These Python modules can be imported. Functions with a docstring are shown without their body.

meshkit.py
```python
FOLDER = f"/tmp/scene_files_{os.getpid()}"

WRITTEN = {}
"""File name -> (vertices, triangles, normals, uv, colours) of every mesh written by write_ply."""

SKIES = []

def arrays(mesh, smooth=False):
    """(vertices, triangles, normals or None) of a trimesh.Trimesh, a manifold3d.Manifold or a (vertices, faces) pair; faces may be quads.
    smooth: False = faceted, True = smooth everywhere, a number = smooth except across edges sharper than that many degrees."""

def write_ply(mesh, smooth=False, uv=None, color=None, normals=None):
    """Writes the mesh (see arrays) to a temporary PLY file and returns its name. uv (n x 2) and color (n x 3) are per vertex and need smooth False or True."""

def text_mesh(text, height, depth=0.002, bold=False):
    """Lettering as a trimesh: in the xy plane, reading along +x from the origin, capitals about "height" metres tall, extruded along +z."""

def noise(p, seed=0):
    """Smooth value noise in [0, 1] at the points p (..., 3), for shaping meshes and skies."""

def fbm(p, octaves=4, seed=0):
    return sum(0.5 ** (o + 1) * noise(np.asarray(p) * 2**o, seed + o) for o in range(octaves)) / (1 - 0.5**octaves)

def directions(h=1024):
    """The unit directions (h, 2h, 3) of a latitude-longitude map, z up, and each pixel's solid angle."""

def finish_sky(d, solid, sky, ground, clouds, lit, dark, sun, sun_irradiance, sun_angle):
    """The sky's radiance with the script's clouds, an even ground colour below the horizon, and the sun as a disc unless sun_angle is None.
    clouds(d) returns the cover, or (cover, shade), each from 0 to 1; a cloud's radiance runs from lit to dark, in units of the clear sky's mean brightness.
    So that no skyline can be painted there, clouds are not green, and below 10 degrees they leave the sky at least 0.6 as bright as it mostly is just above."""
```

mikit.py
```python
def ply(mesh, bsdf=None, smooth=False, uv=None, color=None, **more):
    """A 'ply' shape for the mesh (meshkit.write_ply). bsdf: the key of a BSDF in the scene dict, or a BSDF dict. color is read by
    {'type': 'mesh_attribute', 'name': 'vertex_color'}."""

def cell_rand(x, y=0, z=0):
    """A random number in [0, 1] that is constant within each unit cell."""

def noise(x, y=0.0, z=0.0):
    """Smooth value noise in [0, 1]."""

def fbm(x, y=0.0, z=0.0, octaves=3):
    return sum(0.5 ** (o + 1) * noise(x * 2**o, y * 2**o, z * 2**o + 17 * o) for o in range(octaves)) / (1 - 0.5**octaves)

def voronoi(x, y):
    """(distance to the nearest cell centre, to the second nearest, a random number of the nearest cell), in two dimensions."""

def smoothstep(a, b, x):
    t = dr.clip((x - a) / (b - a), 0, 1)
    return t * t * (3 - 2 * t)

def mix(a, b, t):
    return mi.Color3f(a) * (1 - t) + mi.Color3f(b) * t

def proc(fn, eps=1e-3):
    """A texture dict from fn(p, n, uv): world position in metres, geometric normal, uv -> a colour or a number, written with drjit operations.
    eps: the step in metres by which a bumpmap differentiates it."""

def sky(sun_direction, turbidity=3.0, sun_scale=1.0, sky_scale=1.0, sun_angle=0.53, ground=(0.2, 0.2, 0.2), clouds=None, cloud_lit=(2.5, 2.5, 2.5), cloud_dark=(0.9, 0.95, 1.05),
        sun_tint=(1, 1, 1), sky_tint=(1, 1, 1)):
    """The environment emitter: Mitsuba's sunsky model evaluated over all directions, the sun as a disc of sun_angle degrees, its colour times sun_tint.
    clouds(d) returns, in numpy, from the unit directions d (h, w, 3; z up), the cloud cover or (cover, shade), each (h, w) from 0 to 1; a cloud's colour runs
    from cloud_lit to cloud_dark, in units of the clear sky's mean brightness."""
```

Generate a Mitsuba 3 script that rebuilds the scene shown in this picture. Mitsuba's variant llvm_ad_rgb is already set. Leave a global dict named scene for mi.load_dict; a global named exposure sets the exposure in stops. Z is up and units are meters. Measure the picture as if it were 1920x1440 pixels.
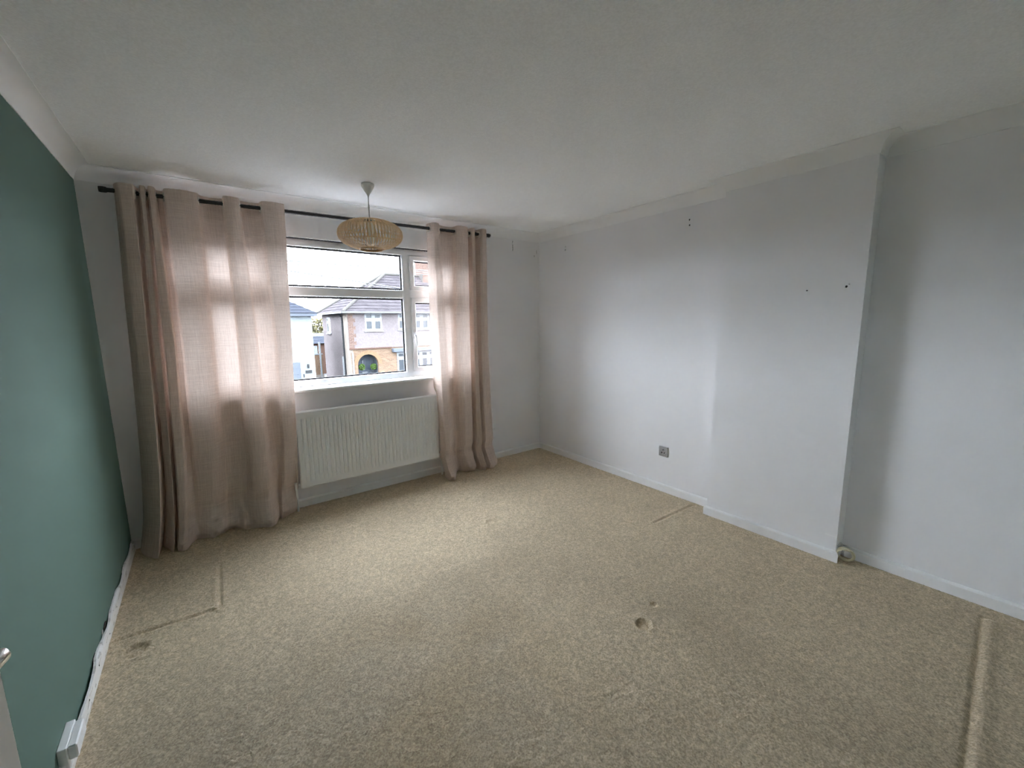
import math
import numpy as np
import trimesh
import mitsuba as mi
import drjit as dr
import mikit
import meshkit
from scipy.interpolate import CubicSpline, PchipInterpolator

T = mi.ScalarTransform4f
rng = np.random.default_rng(7)
scene, labels = {}, {}

# ------------------------------------------------------------------ camera, sky, exposure
F_PX = 774.08
CAM = np.array([0.498, -3.579, 1.4656])
RIGHT, UP, FWD = (np.array(v) for v in ((0.79999, -0.60063, -0.0130), (0.0990, 0.1110, 0.9889), (0.5930, 0.7913, -0.1486)))
scene['camera'] = {'type': 'perspective', 'fov_axis': 'x', 'fov': math.degrees(2 * math.atan(960 / F_PX)),
                   'to_world': T().look_at(origin=CAM.tolist(), target=(CAM + FWD).tolist(), up=UP.tolist()),
                   'near_clip': 0.02, 'far_clip': 500.0}


def overcast(d):
    n = meshkit.fbm(d * 3.0, 4, 5)
    return np.ones(d.shape[:2]), np.clip((n - 0.5) * 0.5 + 0.1, 0, 1)


scene['sky'] = mikit.sky([0.3, 0.6, 0.75], turbidity=4.0, sun_angle=None, sun_scale=0.0, ground=(0.10, 0.10, 0.10),
                         clouds=overcast, cloud_lit=(2.27, 2.5, 2.82), cloud_dark=(1.96, 2.15, 2.46))
exposure = 6.85

# ------------------------------------------------------------------ helpers


def rgb(c):
    return {'type': 'rgb', 'value': [float(x) for x in c]}


def srgb(*c):
    c = np.array(c, float) / 255
    return np.where(c < 0.04045, c / 12.92, ((c + 0.055) / 1.055) ** 2.4)


def mat(name, color, rough=0.6, metallic=0.0, spec=0.5, bump=None, scale=1.0, **more):
    b = {'type': 'principled', 'base_color': color if isinstance(color, dict) else rgb(color), 'roughness': float(rough),
         'metallic': float(metallic), 'specular': float(spec), **more}
    if bump is not None:
        b = {'type': 'bumpmap', 'arbitrary': bump, 'scale': float(scale), 'bsdf': b}
    scene[name] = {'type': 'twosided', 'bsdf': b}
    return name


def add(key, mesh, m, smooth=False, label=None, cat=None, group=None, kind=None, **kw):
    if isinstance(mesh, dict):
        scene[key] = mesh
    else:
        scene[key] = mikit.ply(mesh, m, smooth, **kw)
    tag(key, label, cat, group, kind)
    return key


def tag(key, label=None, cat=None, group=None, kind=None):
    e = {k: v for k, v in (('label', label), ('category', cat), ('group', group), ('kind', kind)) if v}
    if e:
        labels[key] = e


COUNT = {}


def num(base):
    n = COUNT.get(base, 0)
    COUNT[base] = n + 1
    return base if n == 0 else f'{base}_{n:03d}'


def box(x0, x1, y0, y1, z0, z1, r=0.0):
    """A box, its edges chamfered by r."""
    b = trimesh.creation.box(bounds=[[min(x0, x1), min(y0, y1), min(z0, z1)], [max(x0, x1), max(y0, y1), max(z0, z1)]])
    if r > 0:
        lo, hi = b.bounds
        pts = []
        for sx in (0, 1):
            for sy in (0, 1):
                for sz in (0, 1):
                    c = np.where([sx, sy, sz], hi, lo)
                    s = np.where([sx, sy, sz], -1, 1) * r
                    for k in range(3):
                        q = c + s
                        q[k] = c[k]
                        pts.append(q)
        b = trimesh.convex.convex_hull(np.array(pts))
    return b


def cat(*ms):
    return trimesh.util.concatenate(list(ms))


def quadgrid(P, closed_u=False):
    """P (nv, nu, 3) -> trimesh."""
    nv, nu = P.shape[:2]
    idx = np.arange(nv * nu).reshape(nv, nu)
    if closed_u:
        idx = np.hstack([idx, idx[:, :1]])
    a, b, c, d = idx[:-1, :-1].ravel(), idx[:-1, 1:].ravel(), idx[1:, 1:].ravel(), idx[1:, :-1].ravel()
    f = np.vstack([np.stack([a, b, c], 1), np.stack([a, c, d], 1)])
    return trimesh.Trimesh(P.reshape(-1, 3), f, process=False)


def lathe(profile, n=32, at=(0, 0, 0), axis='z'):
    pr = np.array(profile, float)
    a = np.linspace(0, 2 * np.pi, n, endpoint=False)
    P = np.stack([pr[:, None, 0] * np.cos(a), pr[:, None, 0] * np.sin(a), np.broadcast_to(pr[:, None, 1], (len(pr), n))], -1)
    m = quadgrid(P, closed_u=True)
    if axis == 'y':
        m.vertices = m.vertices[:, [0, 2, 1]] * [1, 1, -1]
    elif axis == 'x':
        m.vertices = m.vertices[:, [2, 0, 1]]
    m.vertices += np.array(at)
    return m


def tube(points, r, sides=10, closed=False):
    p = np.asarray(points, float)
    if closed:
        t = np.roll(p, -1, 0) - np.roll(p, 1, 0)
    else:
        t = np.gradient(p, axis=0)
    t /= np.linalg.norm(t, axis=1, keepdims=True) + 1e-12
    ref = np.array([0, 0, 1.0]) if abs(t[:, 2]).mean() < 0.8 else np.array([1.0, 0, 0])
    a = np.cross(t, ref)
    a /= np.linalg.norm(a, axis=1, keepdims=True) + 1e-12
    b = np.cross(t, a)
    ang = np.linspace(0, 2 * np.pi, sides, endpoint=False)
    rr = np.broadcast_to(r, (len(p),))[:, None, None]
    P = p[:, None] + rr * (np.cos(ang)[None, :, None] * a[:, None] + np.sin(ang)[None, :, None] * b[:, None])
    if closed:
        P = np.concatenate([P, P[:1]])
    m = quadgrid(P, closed_u=True)
    if not closed:
        n = len(p)
        v = np.vstack([m.vertices, p[0], p[-1]])
        i = np.arange(sides)
        j = (i + 1) % sides
        f = np.vstack([m.faces, np.stack([j, i, i * 0 + n * sides], 1), np.stack([i + (n - 1) * sides, j + (n - 1) * sides, i * 0 + n * sides + 1], 1)])
        m = trimesh.Trimesh(v, f, process=False)
    return m


def prism_y(poly, y0, y1):
    """Extrude an (x, z) polygon along y."""
    from shapely.geometry import Polygon
    m = trimesh.creation.extrude_polygon(Polygon(poly) if not hasattr(poly, 'exterior') else poly, abs(y1 - y0), engine='earcut')
    v = np.array(m.vertices)
    return trimesh.Trimesh(np.stack([v[:, 0], min(y0, y1) + v[:, 2], v[:, 1]], 1), m.faces[:, ::-1], process=False)


# ------------------------------------------------------------------ materials
nz, fb, vor, ss, mix = mikit.noise, mikit.fbm, mikit.voronoi, mikit.smoothstep, mikit.mix

H, W, D_CH, Y1, Y2, BACK = 2.4, 3.576, 0.123, -2.0885, -2.8895, -4.35


def wall_bump(p, n, uv):
    return fb(p.x * 90, p.y * 90, p.z * 90, 3) * 0.7 + nz(p.x * 14, p.y * 14, p.z * 14) * 0.5


def wall_color(base):
    lo, hi = [[float(c) * k for c in base] for k in (0.965, 1.02)]

    def fn(p, n, uv):
        t = fb(p.x * 2.2 + 3, p.y * 2.2, p.z * 2.2, 3)
        return mix(lo, hi, t)
    return mikit.proc(fn)


mat('paint_white', wall_color((0.795, 0.792, 0.802)), 0.75, bump=mikit.proc(wall_bump, 2e-3), scale=0.0006, spec=0.25)
mat('paint_green', wall_color((0.120, 0.188, 0.160)), 0.75, bump=mikit.proc(wall_bump, 2e-3), scale=0.0006, spec=0.2)


def ceil_bump(p, n, uv):
    return fb(p.x * 150, p.y * 150, 0.0, 2) + nz(p.x * 40, p.y * 40) * 0.5


def ceil_color(p, n, uv):
    g = fb(p.x * 170, p.y * 170, 0.0, 2)
    t = fb(p.x * 1.5, p.y * 1.5, 1.0, 2)
    return mix((0.79, 0.795, 0.795), (0.93, 0.935, 0.94), dr.clip(g * 0.9 + t * 0.3 - 0.1, 0, 1))


mat('ceiling_paint', mikit.proc(ceil_color), 0.85, bump=mikit.proc(ceil_bump, 1.5e-3), scale=0.0010, spec=0.2)
mat('coving_white', (0.84, 0.84, 0.835), 0.6, spec=0.3)
mat('gloss_white', (0.82, 0.82, 0.82), 0.35, spec=0.5)


def worn_white(p, n, uv):
    chip = ss(0.66, 0.72, fb(p.y * 22, p.z * 60, 3.0, 3))
    return mix((0.82, 0.82, 0.81), (0.45, 0.44, 0.42), chip * 0.6)


mat('worn_white', mikit.proc(worn_white), 0.45)
mat('upvc', (0.80, 0.815, 0.83), 0.28, spec=0.5)
mat('gasket', (0.02, 0.02, 0.022), 0.6)
mat('radiator_white', (0.83, 0.835, 0.84), 0.35)
mat('black_metal', (0.012, 0.012, 0.013), 0.4)
mat('eyelet_metal', (0.72, 0.68, 0.62), 0.28, metallic=1.0)
mat('chrome', (0.82, 0.82, 0.83), 0.12, metallic=1.0)
mat('dark_hole', (0.02, 0.018, 0.016), 0.8)
mat('filler', (0.42, 0.41, 0.39), 0.8)
mat('lamp_white', (0.78, 0.78, 0.75), 0.5)
mat('lamp_cord', (0.30, 0.30, 0.30), 0.6)


def bamboo(p, n, uv):
    t = fb(p.x * 60, p.y * 60, p.z * 15, 3)
    return mix((0.54, 0.36, 0.18), (0.78, 0.59, 0.36), t)


mat('bamboo', mikit.proc(bamboo), 0.5, spec=0.3)
mat('socket_metal', (0.40, 0.40, 0.41), 0.35, metallic=0.4)
mat('cable_cream', (0.62, 0.58, 0.42), 0.45)
mat('plastic_white', (0.78, 0.79, 0.80), 0.4)
mat('plastic_grey', (0.50, 0.50, 0.50), 0.5)
mat('bulb_glass', (0.85, 0.85, 0.83), 0.2)
mat('door_white', (0.78, 0.76, 0.74), 0.4)


def carpet_color(p, n, uv):
    x, y = p.x, p.y
    wob = nz(x * 60, y * 60)
    pile = fb(x * 210 + wob, y * 210, 0.0, 3)
    tuft = nz(x * 75 + 5, y * 75)
    tread = fb(x * 1.7 + 4.0, y * 1.7 + 1.0, 0.0, 3)
    streak = fb(x * 5.0 + y * 3.0, y * 9.0 - x * 6.0, 2.0, 3)
    c = mix((0.340, 0.270, 0.177), (0.625, 0.526, 0.382), dr.clip(pile * 1.5 - 0.25, 0, 1))
    c = c * (0.88 + 0.24 * tuft)
    path = ss(0.30, 0.05, dr.abs(dr.norm(mi.Vector2f(x - 1.15, y + 2.75)) - 1.15 + 0.25 * (tread - 0.5)))
    stain = ss(0.95, 0.1, dr.norm(mi.Vector2f((x - 1.15) * 1.3, y + 2.25))) * ss(0.25, 0.7, fb(x * 3.0, y * 3.0, 7.0, 3))
    c = c * mix((1.0, 1.0, 1.0), (0.93, 0.88, 0.79), stain)
    near_dim = ss(1.5, 0.5, dr.norm(mi.Vector2f(x - 0.55, y + 2.55)) + 0.5 * (fb(x * 2.5, y * 2.5, 5.0, 3) - 0.5))  # lower brightness at near left, painted into the carpet colour
    c = c * mix((1.0, 1.0, 1.0), (0.80, 0.81, 0.83), near_dim)
    return c * (0.93 + 0.10 * ss(0.25, 0.75, tread) + 0.07 * streak - 0.10 * path * ss(0.25, 0.8, nz(x * 1.3 + 9, y * 1.3)))


def carpet_bump(p, n, uv):
    return fb(p.x * 190, p.y * 190, 0.0, 3) + 0.8 * nz(p.x * 70, p.y * 70)


mat('carpet', mikit.proc(carpet_color), 0.95, bump=mikit.proc(carpet_bump, 1.5e-3), scale=0.004, spec=0.05, sheen=0.3)


def weave(p, n, uv):
    u, v = uv.x, uv.y
    slub = fb(u * 260, v * 9, 0.0, 2) * 0.5 + fb(u * 9, v * 260, 4.0, 2) * 0.5
    grid = nz(u * 520, v * 40) * 0.5 + nz(u * 40, v * 520) * 0.5
    return mix((0.550, 0.445, 0.385), (0.770, 0.655, 0.585), dr.clip(slub * 0.9 + grid * 0.5 - 0.2, 0, 1))


scene['curtain_fabric'] = {'type': 'principledthin', 'base_color': mikit.proc(weave), 'roughness': 0.85, 'diff_trans': 0.28,
                           'spec_trans': 0.0, 'sheen': 0.2, 'eta': 1.3}
scene['window_glass'] = {'type': 'thindielectric', 'int_ior': 1.5, 'ext_ior': 1.0}

# exterior materials, base colours darkened to stand in for a dimmer street exposure


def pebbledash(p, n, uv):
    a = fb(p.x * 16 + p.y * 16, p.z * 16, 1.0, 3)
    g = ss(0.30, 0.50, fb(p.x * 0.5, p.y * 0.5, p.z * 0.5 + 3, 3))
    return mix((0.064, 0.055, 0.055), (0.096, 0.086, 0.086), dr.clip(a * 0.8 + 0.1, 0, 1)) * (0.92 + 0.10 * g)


mat('pebbledash', mikit.proc(pebbledash), 0.95, spec=0.0)


def bricks(base_a, base_b, mortar):
    def fn(p, n, uv):
        h = p.x + p.y
        row = dr.floor(p.z / 0.075)
        sh = h / 0.225 + 0.5 * (row - 2 * dr.floor(row / 2))
        fx = sh - dr.floor(sh)
        fz = p.z / 0.075 - row
        edge = dr.minimum(dr.minimum(fx, 1 - fx) * 3.0, dr.minimum(fz, 1 - fz))
        c = mix(base_a, base_b, mikit.cell_rand(dr.floor(sh), row))
        return mix(mortar, c, ss(0.06, 0.16, edge))
    return fn


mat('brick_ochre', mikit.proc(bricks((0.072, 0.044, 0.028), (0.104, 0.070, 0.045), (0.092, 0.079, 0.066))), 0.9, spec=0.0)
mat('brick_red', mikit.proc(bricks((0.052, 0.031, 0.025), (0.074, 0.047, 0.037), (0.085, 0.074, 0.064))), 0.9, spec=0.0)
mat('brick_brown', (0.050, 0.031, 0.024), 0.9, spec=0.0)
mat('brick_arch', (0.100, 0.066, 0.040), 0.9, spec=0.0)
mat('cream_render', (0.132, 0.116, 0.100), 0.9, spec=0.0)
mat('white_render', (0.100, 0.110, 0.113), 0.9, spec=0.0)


def roof_tile(p, n, uv):
    a = fb(p.x * 3, p.y * 3, p.z * 6, 3)
    col = mikit.cell_rand(dr.floor((p.x + p.y) * 3.5), dr.floor(p.z * 9))
    return mix((0.021, 0.019, 0.021), (0.042, 0.038, 0.040), dr.clip(a * 0.8 + col * 0.4 - 0.1, 0, 1))


mat('roof_tile', mikit.proc(roof_tile), 0.9, spec=0.0)
mat('slate', (0.021, 0.023, 0.029), 0.8, spec=0.0)
mat('ridge_tile', (0.048, 0.046, 0.043), 0.9, spec=0.0)
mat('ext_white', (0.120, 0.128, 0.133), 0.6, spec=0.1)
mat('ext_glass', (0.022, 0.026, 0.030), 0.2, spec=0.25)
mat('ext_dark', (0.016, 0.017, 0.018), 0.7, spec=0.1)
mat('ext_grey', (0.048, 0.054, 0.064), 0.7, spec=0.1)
mat('gutter_grey', (0.068, 0.068, 0.070), 0.7, spec=0.1)
mat('door_slate', (0.032, 0.040, 0.051), 0.5, spec=0.15)
mat('leaf_green', (0.040, 0.068, 0.018), 0.8, spec=0.0)
mat('fence_wood', (0.096, 0.066, 0.045), 0.9, spec=0.0)
mat('bark', (0.056, 0.048, 0.036), 0.9, spec=0.0)
mat('twig_leaf', (0.068, 0.062, 0.032), 0.9, spec=0.0)
mat('tarmac', (0.048, 0.048, 0.050), 0.9, spec=0.0)
mat('lawn', (0.040, 0.048, 0.024), 0.95, spec=0.0)
mat('cable_black', (0.095, 0.098, 0.100), 0.8, spec=0.0)

# ------------------------------------------------------------------ room shell
ROOM = [(0, BACK), (W, BACK), (W, Y2), (W - D_CH, Y2), (W - D_CH, Y1), (W, Y1), (W, 0), (0, 0)]   # counter-clockwise, inner faces


def mitre(i, o):
    """The room outline's corner i, moved o metres into the room along both of its walls."""
    n = len(ROOM)
    a, b, c = (np.array(ROOM[k % n], float) for k in (i - 1, i, i + 1))
    d1, d2 = (b - a) / np.linalg.norm(b - a), (c - b) / np.linalg.norm(c - b)
    n1, n2 = np.array([-d1[1], d1[0]]), np.array([-d2[1], d2[0]])
    m = n1 + n2
    return b + m * (o / (1 + n1 @ n2))


def edge_sweep(i, profile, ends=None):
    """Sweeps a closed (offset, z) profile along edge i of the outline, mitred at both ends; ends: fractions of the edge."""
    pr = np.array(profile, float)
    A = np.array([[*mitre(i, o), z] for o, z in pr])
    B = np.array([[*mitre(i + 1, o), z] for o, z in pr])
    if ends:
        A, B = A + (B - A) * ends[0], A + (B - A) * ends[1]
    m = quadgrid(np.stack([A, B]), closed_u=True)
    k = len(pr)
    caps = [[0, j + 1, j] for j in range(1, k - 1)] + [[k, k + j, k + j + 1] for j in range(1, k - 1)]
    m = trimesh.Trimesh(m.vertices, np.vstack([m.faces, caps]), process=False)
    m.fix_normals()
    return m


# floor: a fine height field with furniture dents, the worn-in seams and a rolled edge
DENTS = [(2.095, -1.175, 0.034, 0.008), (2.085, -2.505, 0.032, 0.014), (2.25, -2.45, 0.016, 0.008), (0.115, -1.185, 0.045, 0.014),
         (1.156, -0.532, 0.02, 0.005), (2.028, -0.154, 0.018, 0.006), (2.2, -0.30, 0.018, 0.006)]
SEAMS = [((3.02, -1.93), (3.53, -1.945), 0.008, 0.007), ((0.03, -1.05), (0.42, -1.075), 0.008, 0.009), ((0.456, -0.60), (0.44, -1.07), 0.009, 0.006), ((2.95, -0.16), (3.08, -0.42), 0.008, 0.005),
         ((3.08, -0.42), (3.2, -0.47), 0.008, 0.004), ((3.44, -3.49), (3.47, -3.75), 0.007, 0.008)]


def seg_dist(x, y, a, b):
    a, b = np.array(a), np.array(b)
    d = b - a
    t = np.clip(((x - a[0]) * d[0] + (y - a[1]) * d[1]) / (d @ d), 0, 1)
    return np.hypot(x - a[0] - t * d[0], y - a[1] - t * d[1])


gx, gy = np.linspace(0, W, 420), np.linspace(BACK, 0, 512)
X, Y = np.meshgrid(gx, gy)
Z = 0.003 * (meshkit.fbm(np.stack([X * 4, Y * 4, X * 0], -1), 3, 3) - 0.5)
for x, y, r, d in DENTS:
    q = np.hypot(X - x, Y - y) / r
    Z -= d * np.clip(1.15 - q, 0, 0.35) / 0.35
    Z += d * 0.35 * np.exp(-((q - 1.45) / 0.3) ** 2)
    Z += d * 0.5 * np.exp(-(q / 0.45) ** 2)
for a, b, w_, d in SEAMS:
    q = seg_dist(X, Y, a, b)
    Z += -d * np.exp(-(q / w_) ** 2) + 0.5 * d * np.exp(-((q - 2.5 * w_) / (1.5 * w_)) ** 2)
roll_y = -3.497 - 0.046 * (3.44 - X)                                    # where the second carpet strip begins
q = roll_y - Y
on = np.clip((X - 0.9) / 0.05, 0, 1) * np.clip((3.46 - X) / 0.03, 0, 1)
Z += on * (0.006 * np.exp(-((q - 0.024) / 0.022) ** 2) - 0.009 * np.exp(-((q + 0.006) / 0.011) ** 2))
Z[[0, -1], :] = 0
add('floor', quadgrid(np.stack([X, Y, Z], -1)), 'carpet', True, 'worn beige fitted carpet with furniture dents and seam lines covering the floor', kind='structure')
add('ceiling', box(-0.3, W + 0.3, BACK - 0.2, 0.3, H, H + 0.12), 'ceiling_paint', label='white painted ceiling with a fine stipple texture', kind='structure')

# window wall with its opening
WX0, WX1, WZ0, WZ1 = 0.40, 2.625, 0.952, 2.122
TH = 0.16
add('wall_window', cat(box(-0.3, WX0, 0, TH, -0.2, H), box(WX1, W + 0.3, 0, TH, -0.2, H), box(WX0, WX1, 0, TH, -0.2, WZ0), box(WX0, WX1, 0, TH, WZ1, H)),
    'paint_white', label='white painted wall around the window and behind the curtains', kind='structure')
add('wall_right', cat(box(W, W + 0.2, Y1 - 0.4, 0.0, -0.2, H), box(W, W + 0.2, BACK, Y1 - 0.4, -0.2, H)), 'paint_white',
    label='white painted wall of the two alcoves beside the chimney breast', kind='structure')
add('wall_chimney', box(W - D_CH, W, Y2, Y1, -0.1, H), 'paint_white', label='white shallow chimney breast standing out of the right wall', kind='structure')
add('wall_back', box(-0.3, W + 0.3, BACK - 0.15, BACK, -0.2, H), 'paint_green', label='unseen wall behind the camera, sage green added to cut its bounce light', kind='structure')  # green chosen to reduce light bounced off this unseen wall
DY0, DY1 = -4.28, -3.52                                                 # doorway to the landing, in the left wall
add('wall_left', cat(box(-0.12, 0, DY1, 0.0, -0.2, H), box(-0.12, 0, BACK, DY0, -0.2, H), box(-0.12, 0, DY0, DY1, 2.0, H)), 'paint_green',
    label='dark sage green feature wall on the left', kind='structure')

# the unseen landing beyond the doorway, its window added to give fill light
LX, LY0, LY1 = -2.3, -5.6, -2.6
add('floor_landing', box(LX, -0.001, LY0, LY1, -0.1, -0.004), 'carpet', label='beige landing floor beyond the doorway', kind='structure')
add('ceiling_landing', box(LX, -0.12, LY0, LY1, H, H + 0.1), 'paint_white', label='white landing ceiling', kind='structure')
wy0, wy1, wz0, wz1 = -4.4, -3.6, 1.1, 1.95
add('wall_landing', cat(box(LX - 0.15, LX, LY0, wy0, -0.1, H), box(LX - 0.15, LX, wy1, LY1, -0.1, H), box(LX - 0.15, LX, wy0, wy1, -0.1, wz0), box(LX - 0.15, LX, wy0, wy1, wz1, H),
                        box(LX, -0.12, LY0 - 0.1, LY0, -0.1, H), box(LX, -0.12, LY1, LY1 + 0.1, -0.1, H), box(-0.2, -0.12, LY0, BACK, -0.1, H)), 'paint_white',
    label='white landing walls beyond the doorway', kind='structure')
tag('fill_window_2', 'unseen white framed landing window added for fill light', kind='structure')
add('fill_window_2__frame', cat(box(LX - 0.1, LX - 0.04, wy0, wy0 + 0.06, wz0, wz1), box(LX - 0.1, LX - 0.04, wy1 - 0.06, wy1, wz0, wz1), box(LX - 0.1, LX - 0.04, wy0, wy1, wz0, wz0 + 0.06),
                           box(LX - 0.1, LX - 0.04, wy0, wy1, wz1 - 0.06, wz1)), 'upvc')
add('fill_window_2__pane', box(LX - 0.072, LX - 0.07, wy0 + 0.05, wy1 - 0.05, wz0 + 0.05, wz1 - 0.05).slice_plane([LX - 0.071, 0, 0], [1, 0, 0]), 'window_glass')

# coving
CP, CD = 0.083, 0.081
arc = [(CP + (0.004 - CP) * (1 - math.cos(a)) * 1.0, 0) for a in (0,)]
prof = [(0.0, H + 0.004), (0.0, H - CD), (0.004, H - CD)]
for k in range(1, 10):
    a = k / 10 * math.pi / 2
    prof.append((0.004 + (CP - 0.008) * (1 - math.cos(a)), H - CD + (CD - 0.004) * math.sin(a)))
prof += [(CP - 0.004, H - 0.0045), (CP, H - 0.0045), (CP, H + 0.004)]
names = {7: ('trim_1', 'white concave coving above the green wall'), 6: ('trim_2', 'white concave coving above the window'), 5: ('trim_3', 'white coving of the alcove beside the window'),
         4: ('trim_4', 'white coving of the chimney breast side next to the window'), 3: ('trim_5', 'white coving across the chimney breast'),
         2: ('trim_6', 'white coving of the chimney breast side facing the camera'), 1: ('trim_7', 'white coving of the alcove nearest the camera'), 0: ('trim_8', 'white coving of the wall behind the camera')}
for i, (nm, lb) in names.items():
    add(nm, edge_sweep(i, prof), 'coving_white', 35, lb, kind='structure')

# skirting
BH, BT = 0.066, 0.018
bprof = [(0, -0.02), (BT, -0.02), (BT, BH - 0.010), (BT - 0.011, BH), (0, BH)]
for i, nm, lb in ((6, 'baseboard_window', 'white skirting board below the radiator and window wall'), (5, 'baseboard_alcove', 'white skirting board of the far alcove'),
                  (4, 'baseboard_return', 'white end of the chimney breast skirting'), (3, 'baseboard_chimney', 'white skirting board along the chimney breast'),
                  (1, 'baseboard_right', 'white skirting board of the alcove nearest the camera'), (0, 'baseboard_back', 'white skirting board behind the camera')):
    add(nm, edge_sweep(i, bprof), 'gloss_white', label=lb, kind='structure')
# the left skirting: an uneven, knocked-about top edge
ys = np.linspace(-3.44, -BT, 160)
top = BH + 0.004 * np.sin(ys * 9) + 0.012 * (meshkit.fbm(np.stack([ys * 7, ys * 0, ys * 0], -1), 3, 9) - 0.5) * 2
lift = 0.006 * np.clip(meshkit.fbm(np.stack([ys * 5, ys * 0 + 3, ys * 0], -1), 2, 4) - 0.45, 0, 1) * 4
P = np.stack([np.stack([np.full_like(ys, o) + l * lift, ys, z + 0 * ys], -1) for o, z, l in ((0.001, -0.02, 0), (BT, -0.02, 0))] +
             [np.stack([np.full_like(ys, BT), ys, top - 0.008], -1), np.stack([np.full_like(ys, BT - 0.009) + lift, ys, top], -1), np.stack([0.001 + lift, ys, top], -1)], 1)
add('baseboard_left', quadgrid(P, closed_u=True), 'worn_white', label='chipped white skirting board along the green wall', kind='structure')
for k, (y, dz, s) in enumerate(((-1.02, 0.030, 1), (-1.27, 0.045, 1.2), (-1.47, 0.040, 1), (-0.80, 0.04, 0.8))):
    add(num('baseboard_left__nail_hole'), lathe([(0, BT + 0.0015), (0.0035 * s, BT + 0.001), (0.0035 * s, BT - 0.002)], 10, (0, y, dz), 'x'), 'dark_hole')
for k, (y, ln, h) in enumerate(((-1.24, 0.085, 0.011), (-0.99, 0.06, 0.007), (-1.05, 0.03, 0.009))):
    yy = np.linspace(y - ln / 2, y + ln / 2, 12)
    hh = h * np.sin(np.linspace(0, np.pi, 12)) + 0.002
    P = np.stack([np.stack([np.full(12, 0.0005), yy, np.full(12, BH - 0.012)], -1), np.stack([np.full(12, 0.0022), yy, np.full(12, BH - 0.012)], -1),
                  np.stack([np.full(12, 0.0022), yy, BH + hh], -1), np.stack([np.full(12, 0.0005), yy, BH + hh], -1)], 1)
    add(num('wall_left__paint_chip'), quadgrid(P, closed_u=True), 'dark_hole' if k != 2 else 'filler')

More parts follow.
